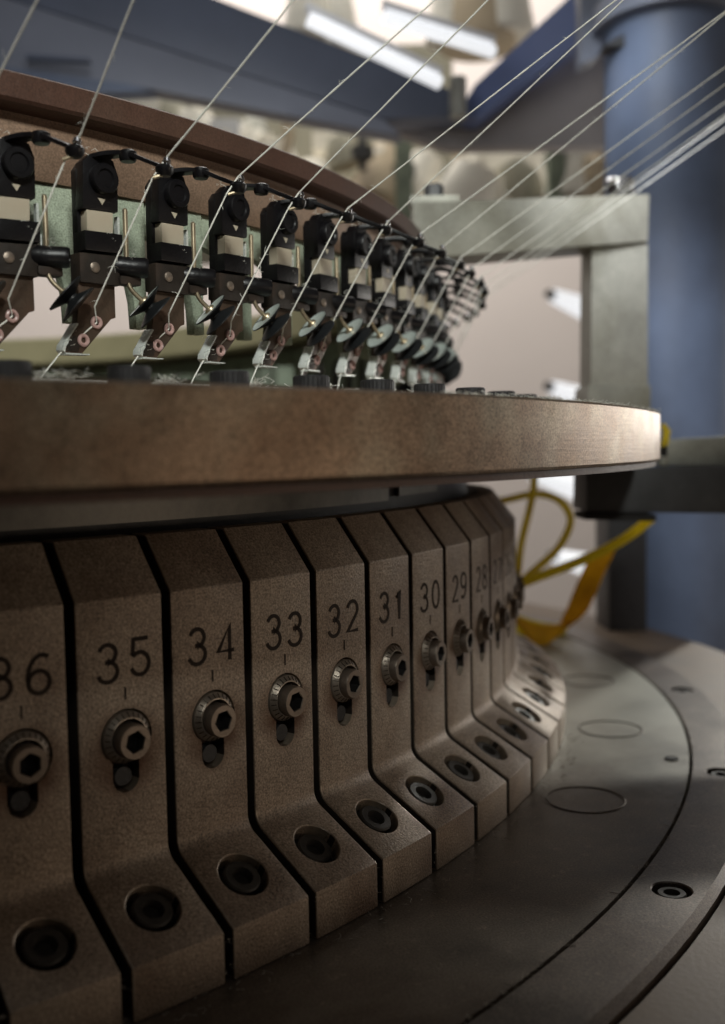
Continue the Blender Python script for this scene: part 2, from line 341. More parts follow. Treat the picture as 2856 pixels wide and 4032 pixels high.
cut3 = MB(); cut3.lathe([(0, -0.012), (0.0158, -0.012), (0.0158, -0.0006), (0.0175, 0.001), (0.0175, 0.006), (0, 0.006)], FB, NS, 40)
for cc in (cut, cut2, cut3): blk = boolean(blk, cc, M_block)
blk.name = 'block_body'
blk.materials.clear(); blk.materials.append(M_block); blk.materials.append(M_gapside); blk.materials.append(M_edge)
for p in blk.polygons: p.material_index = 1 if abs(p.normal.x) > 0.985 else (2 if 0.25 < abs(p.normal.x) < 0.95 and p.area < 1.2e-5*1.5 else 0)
for p in blk.polygons: p.use_smooth = True
blk.set_sharp_from_angle(angle=radians(24))

# block material with oily brown halo round the dial (a stain, in block coordinates)
def block_material():
    M = M_block; nt = M.node_tree; N = nt.nodes; L = nt.links; b_ = N['Principled BSDF']
    src = b_.inputs['Base Color'].links[0].from_socket
    tc = N.new('ShaderNodeTexCoord'); d = N.new('ShaderNodeVectorMath'); d.operation = 'DISTANCE'
    L.new(tc.outputs['Object'], d.inputs[0]); cpt = LB(XC, 1.0, ZDI-0.008)*S; d.inputs[1].default_value = cpt
    ns = N.new('ShaderNodeTexNoise'); ns.inputs['Scale'].default_value = 130; ns.inputs['Detail'].default_value = 6
    oi = N.new('ShaderNodeObjectInfo'); ad = N.new('ShaderNodeVectorMath'); ad.operation = 'ADD'
    L.new(tc.outputs['Object'], ad.inputs[0]); L.new(oi.outputs['Random'], ad.inputs[1]); L.new(ad.outputs[0], ns.inputs['Vector'])
    mr = N.new('ShaderNodeMapRange'); mr.inputs[1].default_value = 0.028*S; mr.inputs[2].default_value = 0.014*S
    mr.inputs[3].default_value = 0; mr.inputs[4].default_value = 1.5; L.new(d.outputs['Value'], mr.inputs[0])
    ml = N.new('ShaderNodeMath'); ml.operation = 'MULTIPLY'; L.new(mr.outputs[0], ml.inputs[0]); L.new(ns.outputs['Fac'], ml.inputs[1])
    mx = N.new('ShaderNodeMix'); mx.data_type = 'RGBA'; L.new(ml.outputs[0], mx.inputs[0]); L.new(src, mx.inputs[6])
    mx.inputs[7].default_value = (0.11, 0.045, 0.018, 1); L.new(mx.outputs[2], b_.inputs['Base Color'])
    for nd in N:      # let every block carry its own wear
        if nd.type == 'TEX_NOISE' and nd is not ns and nd.inputs['Scale'].default_value < 100:
            L.new(ad.outputs[0], nd.inputs['Vector'])
block_material()

# dial (conical graduated ring), its marks, screw
mb = MB(); mb.lathe([(0.0150, -0.008), (0.0152, -0.0005), (0.0148, 0.0004), (0.0118, 0.0034), (0.0112, 0.0034), (0.0108, -0.002)], LB(XC, 1.0, ZDI), OUT, 48)
me_dial = mb.mesh('graduated_dial', M_dial)
mb = MB(); Xd, Yd = Vector((1, 0, 0)), Vector((0, 0, 1))
for i in range(24):
    a = 2*pi*i/24; e = Xd*cos(a)+Yd*sin(a); t = Xd*-sin(a)+Yd*cos(a)
    l0, l1 = (0.0146, 0.0122) if i % 4 else (0.0148, 0.0118)
    p0 = LB(XC, 1.0, ZDI)+e*l0+OUT*(0.0007+(0.0148-l0)); p1 = LB(XC, 1.0, ZDI)+e*l1+OUT*(0.0007+(0.0148-l1))
    mb.box((p0+p1)/2, ((p1-p0).length, 0.0005, 0.0003), (p1-p0).normalized(), t, (p1-p0).normalized().cross(t))
me_grad = mb.mesh('graduation_marks', M_paint)
mb = MB()
hexp = [(0.0068*cos(pi/6+i*pi/3), 0.0068*sin(pi/6+i*pi/3)) for i in range(6)]
no = 36; rim = [(0.0096*cos(2*pi*i/no), 0.0096*sin(2*pi*i/no)) for i in range(no)]
o_ = LB(XC+0.0005, 1.0, ZDI-0.0015)
def P3(u, v, h): return o_+Xd*u+Yd*v+OUT*h
vs = [P3(u, v, 0.0095) for u, v in rim]+[P3(u*1.07, v*1.07, 0.0085) for u, v in rim]+[P3(u*1.07, v*1.07, -0.004) for u, v in rim]
vs += [P3(u, v, 0.0095) for u, v in hexp]+[P3(u*0.93, v*0.93, 0.0088) for u, v in hexp]
fs = []
for i in range(no):
    j = (i+1) % no; fs += [(i, j, no+j, no+i), (no+i, no+j, 2*no+j, 2*no+i)]
    hi, hj = ((i*6+no//2-3)//no) % 6, ((j*6+no//2-3)//no) % 6
    # annulus between rim and hexagon
    def hx(k): return min(range(6), key=lambda q: abs((pi/6+q*pi/3-2*pi*k/no+pi) % (2*pi)-pi))
    a_, b__ = hx(i), hx(i+1)
    fs.append((i, j, 3*no+a_)) if a_ == b__ else fs.extend([(i, j, 3*no+b__), (i, 3*no+b__, 3*no+a_)])
for i in range(6): fs.append((3*no+i, 3*no+(i+1) % 6, 3*no+6+(i+1) % 6, 3*no+6+i))
mb.add(vs, fs); me_scr = mb.mesh('dial_screw', M_screw)
mb = MB(); vs = [P3(u*0.98, v*0.98, 0.0090) for u, v in hexp]+[P3(u*0.96, v*0.96, 0.001) for u, v in hexp]
mb.add(vs, [(i, (i+1) % 6, 6+(i+1) % 6, 6+i) for i in range(6)]+[tuple(range(6, 12))]); me_hex = mb.mesh('hex_socket', M_dark)
mb = MB(); mb.rod(LB(XC-0.001, 0.992, ZDI-0.0235), LB(XC-0.001, 0.9965, ZDI-0.0235), 0.0062, 0.0055, 20); me_pin = mb.mesh('slot_pin', M_bolt)
# foot bolt in its counterbore
mb = MB(); mb.lathe([(0.0118, -0.012), (0.0118, -0.0040), (0.0108, -0.0030), (0.0066, -0.0030), (0.0058, -0.0085), (0, -0.0085)], FB, NS, 32); me_fb = mb.mesh('foot_bolt', M_footb)
mb = MB(); mb.lathe([(0.0155, -0.0115), (0.0, -0.0115)], FB, NS, 32); me_fbs = mb.mesh('counterbore_floor', M_dark)
mb = MB(); mb.lathe([(0.0165, -0.0005), (0.0172, 0.0006), (0.0182, 0.0001)], FB, NS, 40)

# engraved digits: stroke paths in a 0.62 x 1 cell
def arc(cx, cy, rx, ry, a0, a1, n=14): return [(cx+rx*cos(radians(a0+(a1-a0)*i/n)), cy+ry*sin(radians(a0+(a1-a0)*i/n))) for i in range(n+1)]
DG = {
 '0': [arc(.31, .5, .29, .5, 90, 450, 30)],
 '1': [[(.12, .80), (.34, 1.0), (.34, 0.0)]],
 '2': [arc(.31, .72, .28, .28, 165, -20, 14)+[(.50, .52), (.02, 0.0), (.60, 0.0)]],
 '3': [arc(.30, .76, .26, .25, 160, -90, 16)[:-1]+[(.30, .53)], [(.22, .53), (.30, .53)]+arc(.29, .27, .30, .27, 88, -165, 18)],
 '4': [[(.46, 0.0), (.46, 1.0), (.02, .28), (.62, .28)]],
 '5': [[(.56, 1.0), (.10, 1.0), (.06, .56)]+arc(.29, .32, .29, .31, 130, -160, 18)],
 '6': [arc(.31, .29, .29, .29, 180, 540, 22), [(.02, .30)]+arc(.40, .42, .38, .56, 175, 62, 12)],
 '7': [[(.02, 1.0), (.60, 1.0), (.22, 0.0)]],
 '8': [arc(.31, .74, .25, .25, 90, 450, 22), arc(.31, .26, .30, .26, 90, 450, 24)],
 '9': [arc(.31, .71, .29, .29, 0, 360, 22), [(.60, .70)]+arc(.22, .58, .38, .56, -5, -118, 12)],
}
def ribbon(mb, path, wd, fr):
    n = len(path); L_, R_ = [], []
    for i, p in enumerate(path):
        a = path[max(i-1, 0)]; c2 = path[min(i+1, n-1)]
        dx, dy = c2[0]-a[0], c2[1]-a[1]; l = hypot(dx, dy) or 1; nx, ny = -dy/l, dx/l
        k = wd/2
        if 0 < i < n-1:
            d1 = (p[0]-a[0], p[1]-a[1]); l1 = hypot(*d1) or 1
            cs = abs((-d1[1]/l1)*nx+(d1[0]/l1)*ny); k = wd/2/max(cs, 0.45)
        L_.append((p[0]+nx*k, p[1]+ny*k)); R_.append((p[0]-nx*k, p[1]-ny*k))
    vs = []
    for u, v in L_+R_: vs.append(fr(u, v, 0.00028))
    for u, v in L_+R_: vs.append(fr(u, v, -0.0004))
    m_ = 2*n; fs = []
    for i in range(n-1):
        fs += [(i, i+1, n+i+1, n+i), (i, m_+i, m_+i+1, i+1), (n+i, n+i+1, m_+n+i+1, m_+n+i)]
    fs += [(0, n, m_+n, m_), (n-1, m_+n-1, m_+2*n-1, 2*n-1)]
    mb.add(vs, fs)
digit_cache = {}
def number_mesh(num):
    mb = MB(); h = 0.0212; wd = 0.0025; cell = 0.0208
    for i, chh in enumerate('%02d' % num):
        x0 = XC+0.0012+(-cell if i == 0 else 0)+0.0035+(-0.0006)
        rj = random.Random(num*7+i); dy = rj.uniform(-0.0007, 0.0007); x0 += rj.uniform(-0.0006, 0.0006)
        sx = 0.0205
        def fr(u, v, hh, x0=x0, dy=dy): return LB(x0+u*sx, 1.0+hh, -0.2010+dy+v*h)
        for pth in DG[chh]: ribbon(mb, [(a, b_) for a, b_ in pth], wd/h, fr)
    return mb.mesh('engraved_number', M_paint)
mb = MB(); mb.box(LB(XC, 1.0, -0.2095), (0.0011, 0.0006, 0.0072)); me_mark = mb.mesh('index_mark', M_paint)

GB = 'numbered cam blocks round the cylinder'
for k in range(-1, 19):
    num = 36-k          # k = gap index on the block's left + 1
    th = TH0+(k-0.5)*DT
    t = empty('cam_block', pol(R2, th, ZD), th, 'brown metal cam block engraved %d, %s' % (num, 'mostly outside the lower left corner' if k < 0 else 'cut by the left side of the view' if k == 0 else ('%s whole block from the left' % ords[k-1] if k < 17 else 'last in the crowded bend at right')), 'cam block', GB)
    link('block_body', blk, t)
    link('engraved_number', number_mesh(num), t)
    link('index_mark', me_mark, t)
    d = link('graduated_dial', me_dial, t)
    g = link('graduation_marks', me_grad, d)
    s_ = link('dial_screw', me_scr, t); link('hex_socket', me_hex, s_)
    rj = random.Random(num); c_ = LB(XC+0.0005, 1.0, ZDI-0.0015)*S
    s_.matrix_local = Matrix.Translation(c_+OUT*S*rj.uniform(-0.0012, 0.0006)) @ Matrix.Rotation(rj.uniform(0, 1.05), 4, OUT) @ Matrix.Translation(-c_)
    c_ = LB(XC, 1.0, ZDI)*S
    d.matrix_local = Matrix.Translation(c_) @ Matrix.Rotation(rj.uniform(0, 6.28), 4, OUT) @ Matrix.Translation(-c_)
    link('slot_pin', me_pin, t)
    fb = link('foot_bolt', me_fb, t); link('counterbore_floor', me_fbs, fb)
    fb.location = NS*S*rj.uniform(-0.001, 0.002)
# dark cylinder wall behind the gaps
b = MB(); b.lathe([(0.945, ZD+0.001), (0.945, -0.089)], (0, 0, 0), (0, 0, 1), 256)
o = link('needle_cylinder', b.mesh('needle_cylinder', M_bolt), label='black needle cylinder wall behind the gaps between cam blocks', category='cylinder')
# ------------------------------------------------------------------ guard strips under the plate
def strip(name, a0, a1, r, z0, z1, lab, mt=M_strip):
    b = MB(); n = 40
    b.lathe([(r, z0), (r, z1), (r-0.003, z1), (r-0.003, z0)], (0, 0, 0), (0, 0, 1), n, a0-pi/2, a1-pi/2, closed=True, X=(1, 0, 0))
    return link(name, b.mesh(name, mt), label=lab, category='guard strip')
strip('guard_strip', -0.30, 0.53, 0.95, -0.1155, -0.088, 'long grey guard strip in the slot under the steel plate')
strip('guard_strip', 0.553, 0.655, 0.95, -0.1125, -0.088, 'short grey guard strip in the slot right of the long one')
# ------------------------------------------------------------------ big plate ring
plate = empty('plate_ring', (0, 0, ZBP), 0, 'wide brown steel plate ring running across the picture above the cam blocks', 'plate')
h = ZT-ZBP
b = MB(); b.lathe([(0.87, 0.0015), (1.1405, 0.0), (1.1480, 0.0010), (R3, 0.0028), (R3, h-0.0016), (R3-0.0016, h), (0.878, h), (0.87, h-0.002)], (0, 0, 0), (0, 0, 1), 360, closed=True)
link('plate_body', b.mesh('plate_body', M_plate, 30), plate)
b = MB(); b.lathe([(1.1455, -0.0040), (1.1455, 0.0005), (1.12, 0.0005), (1.12, -0.0040)], (0, 0, 0), (0, 0, 1), 360, closed=True)
link('lower_lip', b.mesh('lower_lip', M_ring), plate)
b = MB(); b.lathe([(0.99, h), (0.99, h+0.010), (1.0, h+0.0115), (1.012, h+0.010), (1.013, h)], (0, 0, 0), (0, 0, 1), 300, closed=True)
link('inner_rail', b.mesh('inner_rail', M_bright), plate)
# knurled bolts on the plate
mb = MB(); nk = 60; rr = 0.0112; hh = 0.0148
vs = []
for z in (0, hh-0.001):
    for i in range(nk): r_ = rr*(1.0 if i % 2 else 0.965); vs.append((r_*cos(2*pi*i/nk), r_*sin(2*pi*i/nk), z))
for i in range(nk): vs.append((rr*0.92*cos(2*pi*i/nk), rr*0.92*sin(2*pi*i/nk), hh))
fs = [(a*nk+i, a*nk+(i+1) % nk, (a+1)*nk+(i+1) % nk, (a+1)*nk+i) for a in range(2) for i in range(nk)]+[tuple(range(2*nk, 3*nk))]
mb.add(vs, fs); me_kb = mb.mesh('knurled_head', M_bolt)
me_kw = MB().lathe([(0.0, 0.0005), (0.0135, 0.0005), (0.014, 0)], (0, 0, 0), (0, 0, 1), 30).mesh('washer', M_bolt)
for i in range(11):
    th = THF+(i-1)*DT+0.002
    r = 1.045
    t = empty('knurled_bolt', pol(r, th, ZT), 0, 'dark knurled bolt head on the plate edge, %s' % ('cut by the left side of the view' if i == 0 else ords[i-1]+' from the left'), 'bolt', 'bolts on the plate edge')
    o = link('knurled_head', me_kb, t, (0, 0, 0.0006)); o.rotation_euler.z = i*0.7
    link('washer', me_kw, t)

# ------------------------------------------------------------------ brown top ring (hollow)
ring = empty('top_ring', (0, 0, 0.11), 0, 'brown ring with a dark groove arching behind the row of yarn feeders', 'ring')
b = MB(); b.lathe([(0.845, 0.054), (0.900, 0.055), (0.9018, 0.0535), (0.9018, 0.0385), (0.9, 0.0365), (0.886, 0.0345)], (0, 0, 0), (0, 0, 1), 320)
link('outer_flange', b.mesh('outer_flange', M_ring, 30), ring)
b = MB(); b.lathe([(0.886, 0.0345), (0.886, 0.030), (0.8875, 0.026), (0.8875, 0.020), (0.884, 0.000), (0.882, -0.0045), (0.845, -0.0045)], (0, 0, 0), (0, 0, 1), 320)
link('lower_band', b.mesh('lower_band', M_band, 30), ring)
b = MB(); b.lathe([(0.845, 0.0), (0.81, 0.0), (0.805, 0.004), (0.805, 0.050), (0.81, 0.054), (0.845, 0.054)], (0, 0, 0), (0, 0, 1), 240)
link('inner_face', b.mesh('inner_face', M_ringin, 30), ring)

# ------------------------------------------------------------------ yarn feeders
RB, ZBF = RF, 0.0                          # feeder origin: radius RF, height 0
def LF(x, o, z): return Vector((x, -o, z))
A_X, A_O, A_Z = (1, 0, 0), (0, -1, 0), (0, 0, 1)
def pr(mb, poly, o0, o1, mi=0): return mb.prism(poly, (0, 0, 0), A_X, A_Z, A_O, o0, o1, mi)
parts = []
def part(name, mb, mt, bevel=0.0, angle=35, par=None): parts.append((name, mb.mesh(name, mt, angle, bevel), par)); return len(parts)-1
# housing: side spine, head, lower body
mb = MB(); pr(mb, [(-0.0132, 0.036), (0.0118, 0.036), (0.0118, 0.058), (0.0118, 0.113), (0.010, 0.117), (-0.010, 0.113), (-0.0132, 0.108)], -0.0075, -0.001)
part('housing', mb, M_black, 0.0012)
mb = MB(); pr(mb, [(-0.0135, 0.0825), (0.0125, 0.0835), (0.0128, 0.108), (0.010, 0.116), (0.003, 0.119), (-0.006, 0.118), (-0.0125, 0.112)], -0.003, 0.0066)
HEAD = part('head', mb, M_black, 0.0014)
mb = MB(); mb.lathe([(0.0, 0.0105), (0.0052, 0.0105), (0.0060, 0.0118), (0.0090, 0.0118), (0.0097, 0.0108), (0.0097, 0.004), (0.0, 0.004)], LF(0.001, 0, 0.1025), A_O, 28)
part('sensor_knob', mb, M_black, par=HEAD)
mb = MB(); pr(mb, [(-0.0025, 0.0905), (0.0030, 0.0905), (0.0005, 0.0865)], 0.006, 0.0068); part('triangle_mark', mb, M_cream, par=HEAD)
mb = MB(); pr(mb, [(-0.0107, 0.0688), (0.0082, 0.0700), (0.0085, 0.0828), (-0.0105, 0.0822)], -0.002, 0.0062); part('cream_plate', mb, M_cream, 0.0004)
mb = MB(); pr(mb, [(-0.0136, 0.0565), (0.0135, 0.0570), (0.0138, 0.0694), (-0.0136, 0.0689)], -0.006, 0.0085); part('latch_block', mb, M_black, 0.0009)
mb = MB(); pr(mb, [(-0.0165, 0.0365), (0.0125, 0.0365), (0.0130, 0.0562), (-0.0165, 0.0550)], -0.006, 0.0060)
mb.box(LF(0.0195, 0.003, 0.0405), (0.016, 0.010, 0.0055)); part('lower_block', mb, M_black2, 0.0012)
mb = MB(); mb.lathe([(0.0, 0.0), (0.0062, 0.0), (0.0066, 0.002), (0.0066, 0.0205), (0.0058, 0.0222), (0.0036, 0.0222), (0.0036, 0.0185), (0.0, 0.0185)], LF(0.0110, 0.001, 0.0500), (0.86, -0.50, -0.05), 26); part('clamp_screw', mb, M_black)
mb = MB(); mb.box(LF(0.0152, 0.000, 0.0690), (0.0016, 0.004, 0.026)); mb.box(LF(0.0162, 0.000, 0.0575), (0.0020, 0.004, 0.012)); part('steel_strip', mb, M_bright)
mb = MB(); mb.lathe([(0, 0.0075), (0.0022, 0.0075), (0.0034, 0.0068), (0.0036, 0.0055), (0, 0.0055)], LF(-0.006, 0, 0.0465), A_O, 16); part('cap_screw', mb, M_screw)
mb = MB(); mb.rod(LF(0.0190, 0.004, 0.050), LF(0.0190, 0.004, 0.0865), 0.00165, n=12); mb.lathe([(0.00165, 0), (0.0010, 0.0010), (0, 0.0013)], LF(0.0190, 0.004, 0.0865), A_Z, 12); part('pin_rod', mb, M_rod)
# curved rod and grooved pulley
AX = Vector((0.675, -0.30, -0.675)).normalized()
PC = LF(0.0305, 0.012, 0.0238)
q0, q1, q2, q3 = LF(0.0178, 0.006, 0.042), LF(0.0180, 0.007, 0.034), LF(0.0225, 0.009, 0.0315), PC-AX*0.002
pts = [q0+(q1-q0)*0.0]
for i in range(9):
    t = i/8; pts.append(q0*(1-t)**3+q1*3*t*(1-t)**2+q2*3*t*t*(1-t)+q3*t**3)
mb = MB(); mb.tube(pts[1:], 0.00155, 12); part('curved_rod', mb, M_rod)
w2 = 0.0056; r0 = 0.0140
mb = MB(); mb.lathe([(0.0040, -w2+0.0004), (0.0137, -w2+0.0002)], PC, AX, 36, mi=1)
mb.lathe([(0.0137, -w2+0.0002), (r0, -w2), (r0, -w2+0.0009), (0.0045, -0.0006), (0.0045, 0.0006), (r0, w2-0.0009), (r0, w2), (0.0040, w2-0.0004), (0, w2-0.0004)], PC, AX, 36)
PUL = part('grooved_pulley', mb, [M_pulley, M_pface])
mb = MB(); mb.lathe([(0.0, -0.0015), (0.0030, -0.0015), (0.0038, -0.0005), (0.0040, 0.0006)], PC-AX*w2, AX, 18); part('pulley_hub', mb, M_rod, par=PUL)
# slanting yarn finger
mb = MB(); pr(mb, [(-0.0160, 0.0370), (-0.0165, 0.0235), (-0.0180, 0.0120), (-0.0268, -0.0035), (-0.0272, -0.0083), (-0.0150, -0.0083), (0.0070, 0.0150), (0.0105, 0.0162), (0.0105, 0.0370)], -0.004, 0.0025)
FING = part('yarn_finger', mb, M_finger, 0.0007)
mb = MB(); pr(mb, [(-0.0190, 0.0110), (-0.0262, 0.0002), (-0.0288, -0.0032), (-0.0294, -0.0066), (-0.0276, -0.0083), (-0.0268, -0.0045), (-0.0250, -0.0020), (-0.0246, 0.0005), (-0.0172, 0.0104)], -0.005, 0.0036)
part('bright_edge', mb, M_bright, 0.0006, par=FING)
mb = MB(); mb.prism([(-0.0275, -0.0094), (-0.0105, -0.0090), (-0.0105, -0.0083), (-0.0275, -0.0083)], (0, 0, 0), A_X, A_Z, A_O, -0.004, 0.004); part('finger_shoe', mb, M_bright, par=FING)
mb = MB(); pr(mb, [(-0.0262, -0.0070), (-0.0180, -0.0070), (-0.0160, -0.0010), (-0.0200, 0.0030), (-0.0250, -0.0010)], 0.0020, 0.0034); part('rust_pad', mb, M_black2, 0.0004, par=FING)
def torus(c, A, R_, r_, n=22, m_=8):
    mb = MB(); mb.lathe([(R_+r_*cos(2*pi*i/m_), r_*sin(2*pi*i/m_)) for i in range(m_)], c, A, n, closed=True); return mb
for c in ((-0.0044, 0.0120), (-0.0143, 0.0002)):
    mb = torus(LF(c[0], 0.0034, c[1]), A_O, 0.0030, 0.0013); part('eyelet', mb, M_eye, par=FING)
# overhead arm with knob and end fork
mb = MB(); arm = []
for i in range(13):
    t = i/12; arm.append(LF(-0.0010+0.0185*t+0.003*sin(pi*t), 0.004+0.0475*t, 0.1165+0.002*sin(pi*min(1, t*1.4))-0.0125*t*t))
for i, p in enumerate(arm): pass
vs = []; hw = 0.0045
for i, p in enumerate(arm):
    d = (arm[min(i+1, 12)]-arm[max(i-1, 0)]).normalized(); sd = d.cross(Vector((0, 0, 1))).normalized(); wdt = hw*(1.25-0.5*i/12)
    vs += [p-sd*wdt-Vector((0, 0, 0.0014)), p+sd*wdt-Vector((0, 0, 0.0014)), p+sd*wdt+Vector((0, 0, 0.0014)), p-sd*wdt+Vector((0, 0, 0.0014))]
fs = [(4*i+k, 4*i+(k+1) % 4, 4*i+4+(k+1) % 4, 4*i+4+k) for i in range(12) for k in range(4)]+[(3, 2, 1, 0), (48, 49, 50, 51)]
mb.add(vs, fs); ARM = part('overhead_arm', mb, M_black, 0.0004)
mb = MB(); p = arm[5]; mb.lathe([(0, -0.0048), (0.0046, -0.0045), (0.0054, -0.0032), (0.0056, 0.0016), (0.0042, 0.0026), (0, 0.0028)], p, A_Z, 20); part('arm_knob', mb, M_black, par=ARM)
mb = MB(); p = arm[12]; mb.lathe([(0, -0.0056), (0.0036, -0.0052), (0.0054, -0.0030), (0.0058, 0.0), (0.0044, 0.0016), (0, 0.0020)], p, A_Z, 20); part('arm_end', mb, M_black, par=ARM)
EY_T = LF(0.0173, 0.053, 0.1090); EY_B = LF(0.0111, 0.0482, 0.0976)
mb = MB(); mb.lathe([(0, -0.0030), (0.0018, -0.0024), (0.0028, 0), (0.0018, 0.0024), (0, 0.0030)], EY_T+Vector((0.0010, 0, -0.0012)), A_Z, 14); part('eyelet_ball', mb, M_chrome, par=ARM)
mb = MB(); mb.tube([EY_T+Vector((0, 0, -0.001)), arm[12]+Vector((0.002, -0.003, -0.003)), EY_B], 0.0012, 8); part('wire_eye', mb, M_rod, par=ARM)

for vnt in range(1):
    mb = MB(); rnd = random.Random(11)
    for q in range(34):
        cpt = random.Random(q % 5+2); c0 = [LF(-0.026, 0.003, -0.004), LF(-0.020, 0.002, 0.008), LF(0.005, 0.008, 0.070), LF(0.018, 0.012, 0.056), LF(-0.010, 0.006, 0.118)][q % 5]
        a = c0+Vector((rnd.gauss(0, 0.002), rnd.gauss(0, 0.002), rnd.gauss(0, 0.002))); p = [a]
        for i in range(3): a = a+Vector((rnd.uniform(-1, 1), rnd.uniform(-1, 1), rnd.uniform(-1, 0.6)))*0.0022; p.append(a)
        mb.tube(p, 0.00011, 3)
    part('lint_fluff', mb, M_yarn)
# far feeders: seen from behind the ring as a dark silhouette, a few pixels wide
mb = MB(); pr(mb, [(-0.0150, -0.008), (0.010, -0.008), (0.0125, 0.036), (0.0125, 0.113), (-0.0145, 0.110)], -0.014, 0.004); mb.box(LF(0, 0.028, 0.114), (0.008, 0.05, 0.003))
mb.lathe([(0, -0.005), (0.014, -0.005), (0.004, 0), (0.014, 0.005), (0, 0.005)], PC, AX, 12)
me_far = mb.mesh('yarn_feeder', M_black)

GF = 'yarn feeders round the top ring'
def feeder(k):
    th = THF+k*DT
    if k < 0: lab = 'black yarn feeder cut by the left side of the view' if k == -1 else 'black yarn feeder beyond the left side of the view'
    elif k < 12: lab = 'black yarn feeder with grooved pulley and cream plate, %s from the left' % ords[k]
    else: lab = 'crowded black yarn feeder at the right bend of the row'
    t = empty('yarn_feeder', pol(RF, th, 0), th, lab, 'yarn feeder', GF)
    rv = random.Random(k+9); t.rotation_euler = (rv.uniform(-0.02, 0.02), rv.uniform(-0.025, 0.025), th+rv.uniform(-0.03, 0.03))
    objs = []
    for nm, me, par in parts:
        objs.append(link(nm, me, t if par is None else objs[par]))
        if nm == 'lint_fluff': objs[-1]['kind'] = 'stuff'
    return t
for k in range(-3, 18): feeder(k)
for k in range(18, 50):
    link('yarn_feeder', me_far, None, pol(RF, THF+k*DT, 0), THF+k*DT, label='dark blurred yarn feeder on the far side of the ring', category='yarn feeder', group='far side yarn feeders')

# ------------------------------------------------------------------ green arched brackets
arch = [(0.0085, 0.1055), (0.0085, 0.082)]
for i in range(9):
    t = i/8; a = Vector((0.018, 0.080)); b1 = Vector((0.042, 0.078)); c1 = Vector((0.0500, 0.034))
    q = a*(1-t)**2+b1*2*t*(1-t)+c1*t*t; arch.append((q.x, q.y))
arch += [(0.0510, 0.016), (0.0605, 0.016), (0.0605, 0.1055)]
mb = MB(); mb.prism(arch, (0, 0, 0), A_X, A_Z, A_O, -0.045, -0.036); me_arch = mb.mesh('arched_bracket', M_green, 40, 0.0008)
mb = MB(); mb.prism([(-0.016, 0.02), (0.040, 0.02), (0.040, 0.112), (-0.016, 0.112)], (0, 0, 0), A_X, A_Z, A_O, -0.04, -0.03); 
for k in range(-4, 50):
    th = THF+k*DT
    if k < 10: lab = 'grey green arched bracket behind the feeders, %s from the left' % (ords[max(k, -1)+1]) if k >= -1 else 'grey green arched bracket beyond the left side'
    else: lab = 'grey green arched bracket hidden among the far feeders'
    link('arched_bracket', me_arch, None, pol(RF, th, 0), th, label=lab, category='bracket', group='arched brackets under the ring')
# foot ring carrying the brackets (dark green castings low behind the feeders)
mb = MB(); mb.lathe([(0.76, -0.04), (0.82, -0.04), (0.82, -0.012), (0.76, -0.012)], (0, 0, 0), (0, 0, 1), 200, closed=True)
mb2 = MB()
me_cast = MB().box((0, 0, 0.030), (0.036, 0.030, 0.075)).mesh('dark_casting', M_fgreen, 35, 0.002)
for k in range(22, 42):
    th = THF+(k+0.5)*DT
    link('dark_casting', me_cast, None, pol(0.80, th, 0.0), th, label='dull green casting standing in the blurred row inside the far side of the ring', category='casting', group='castings inside the ring')
link('dial_ring', mb.mesh('dial_ring', M_fgreen), label='low dull green dial ring inside the feeder circle', category='ring')

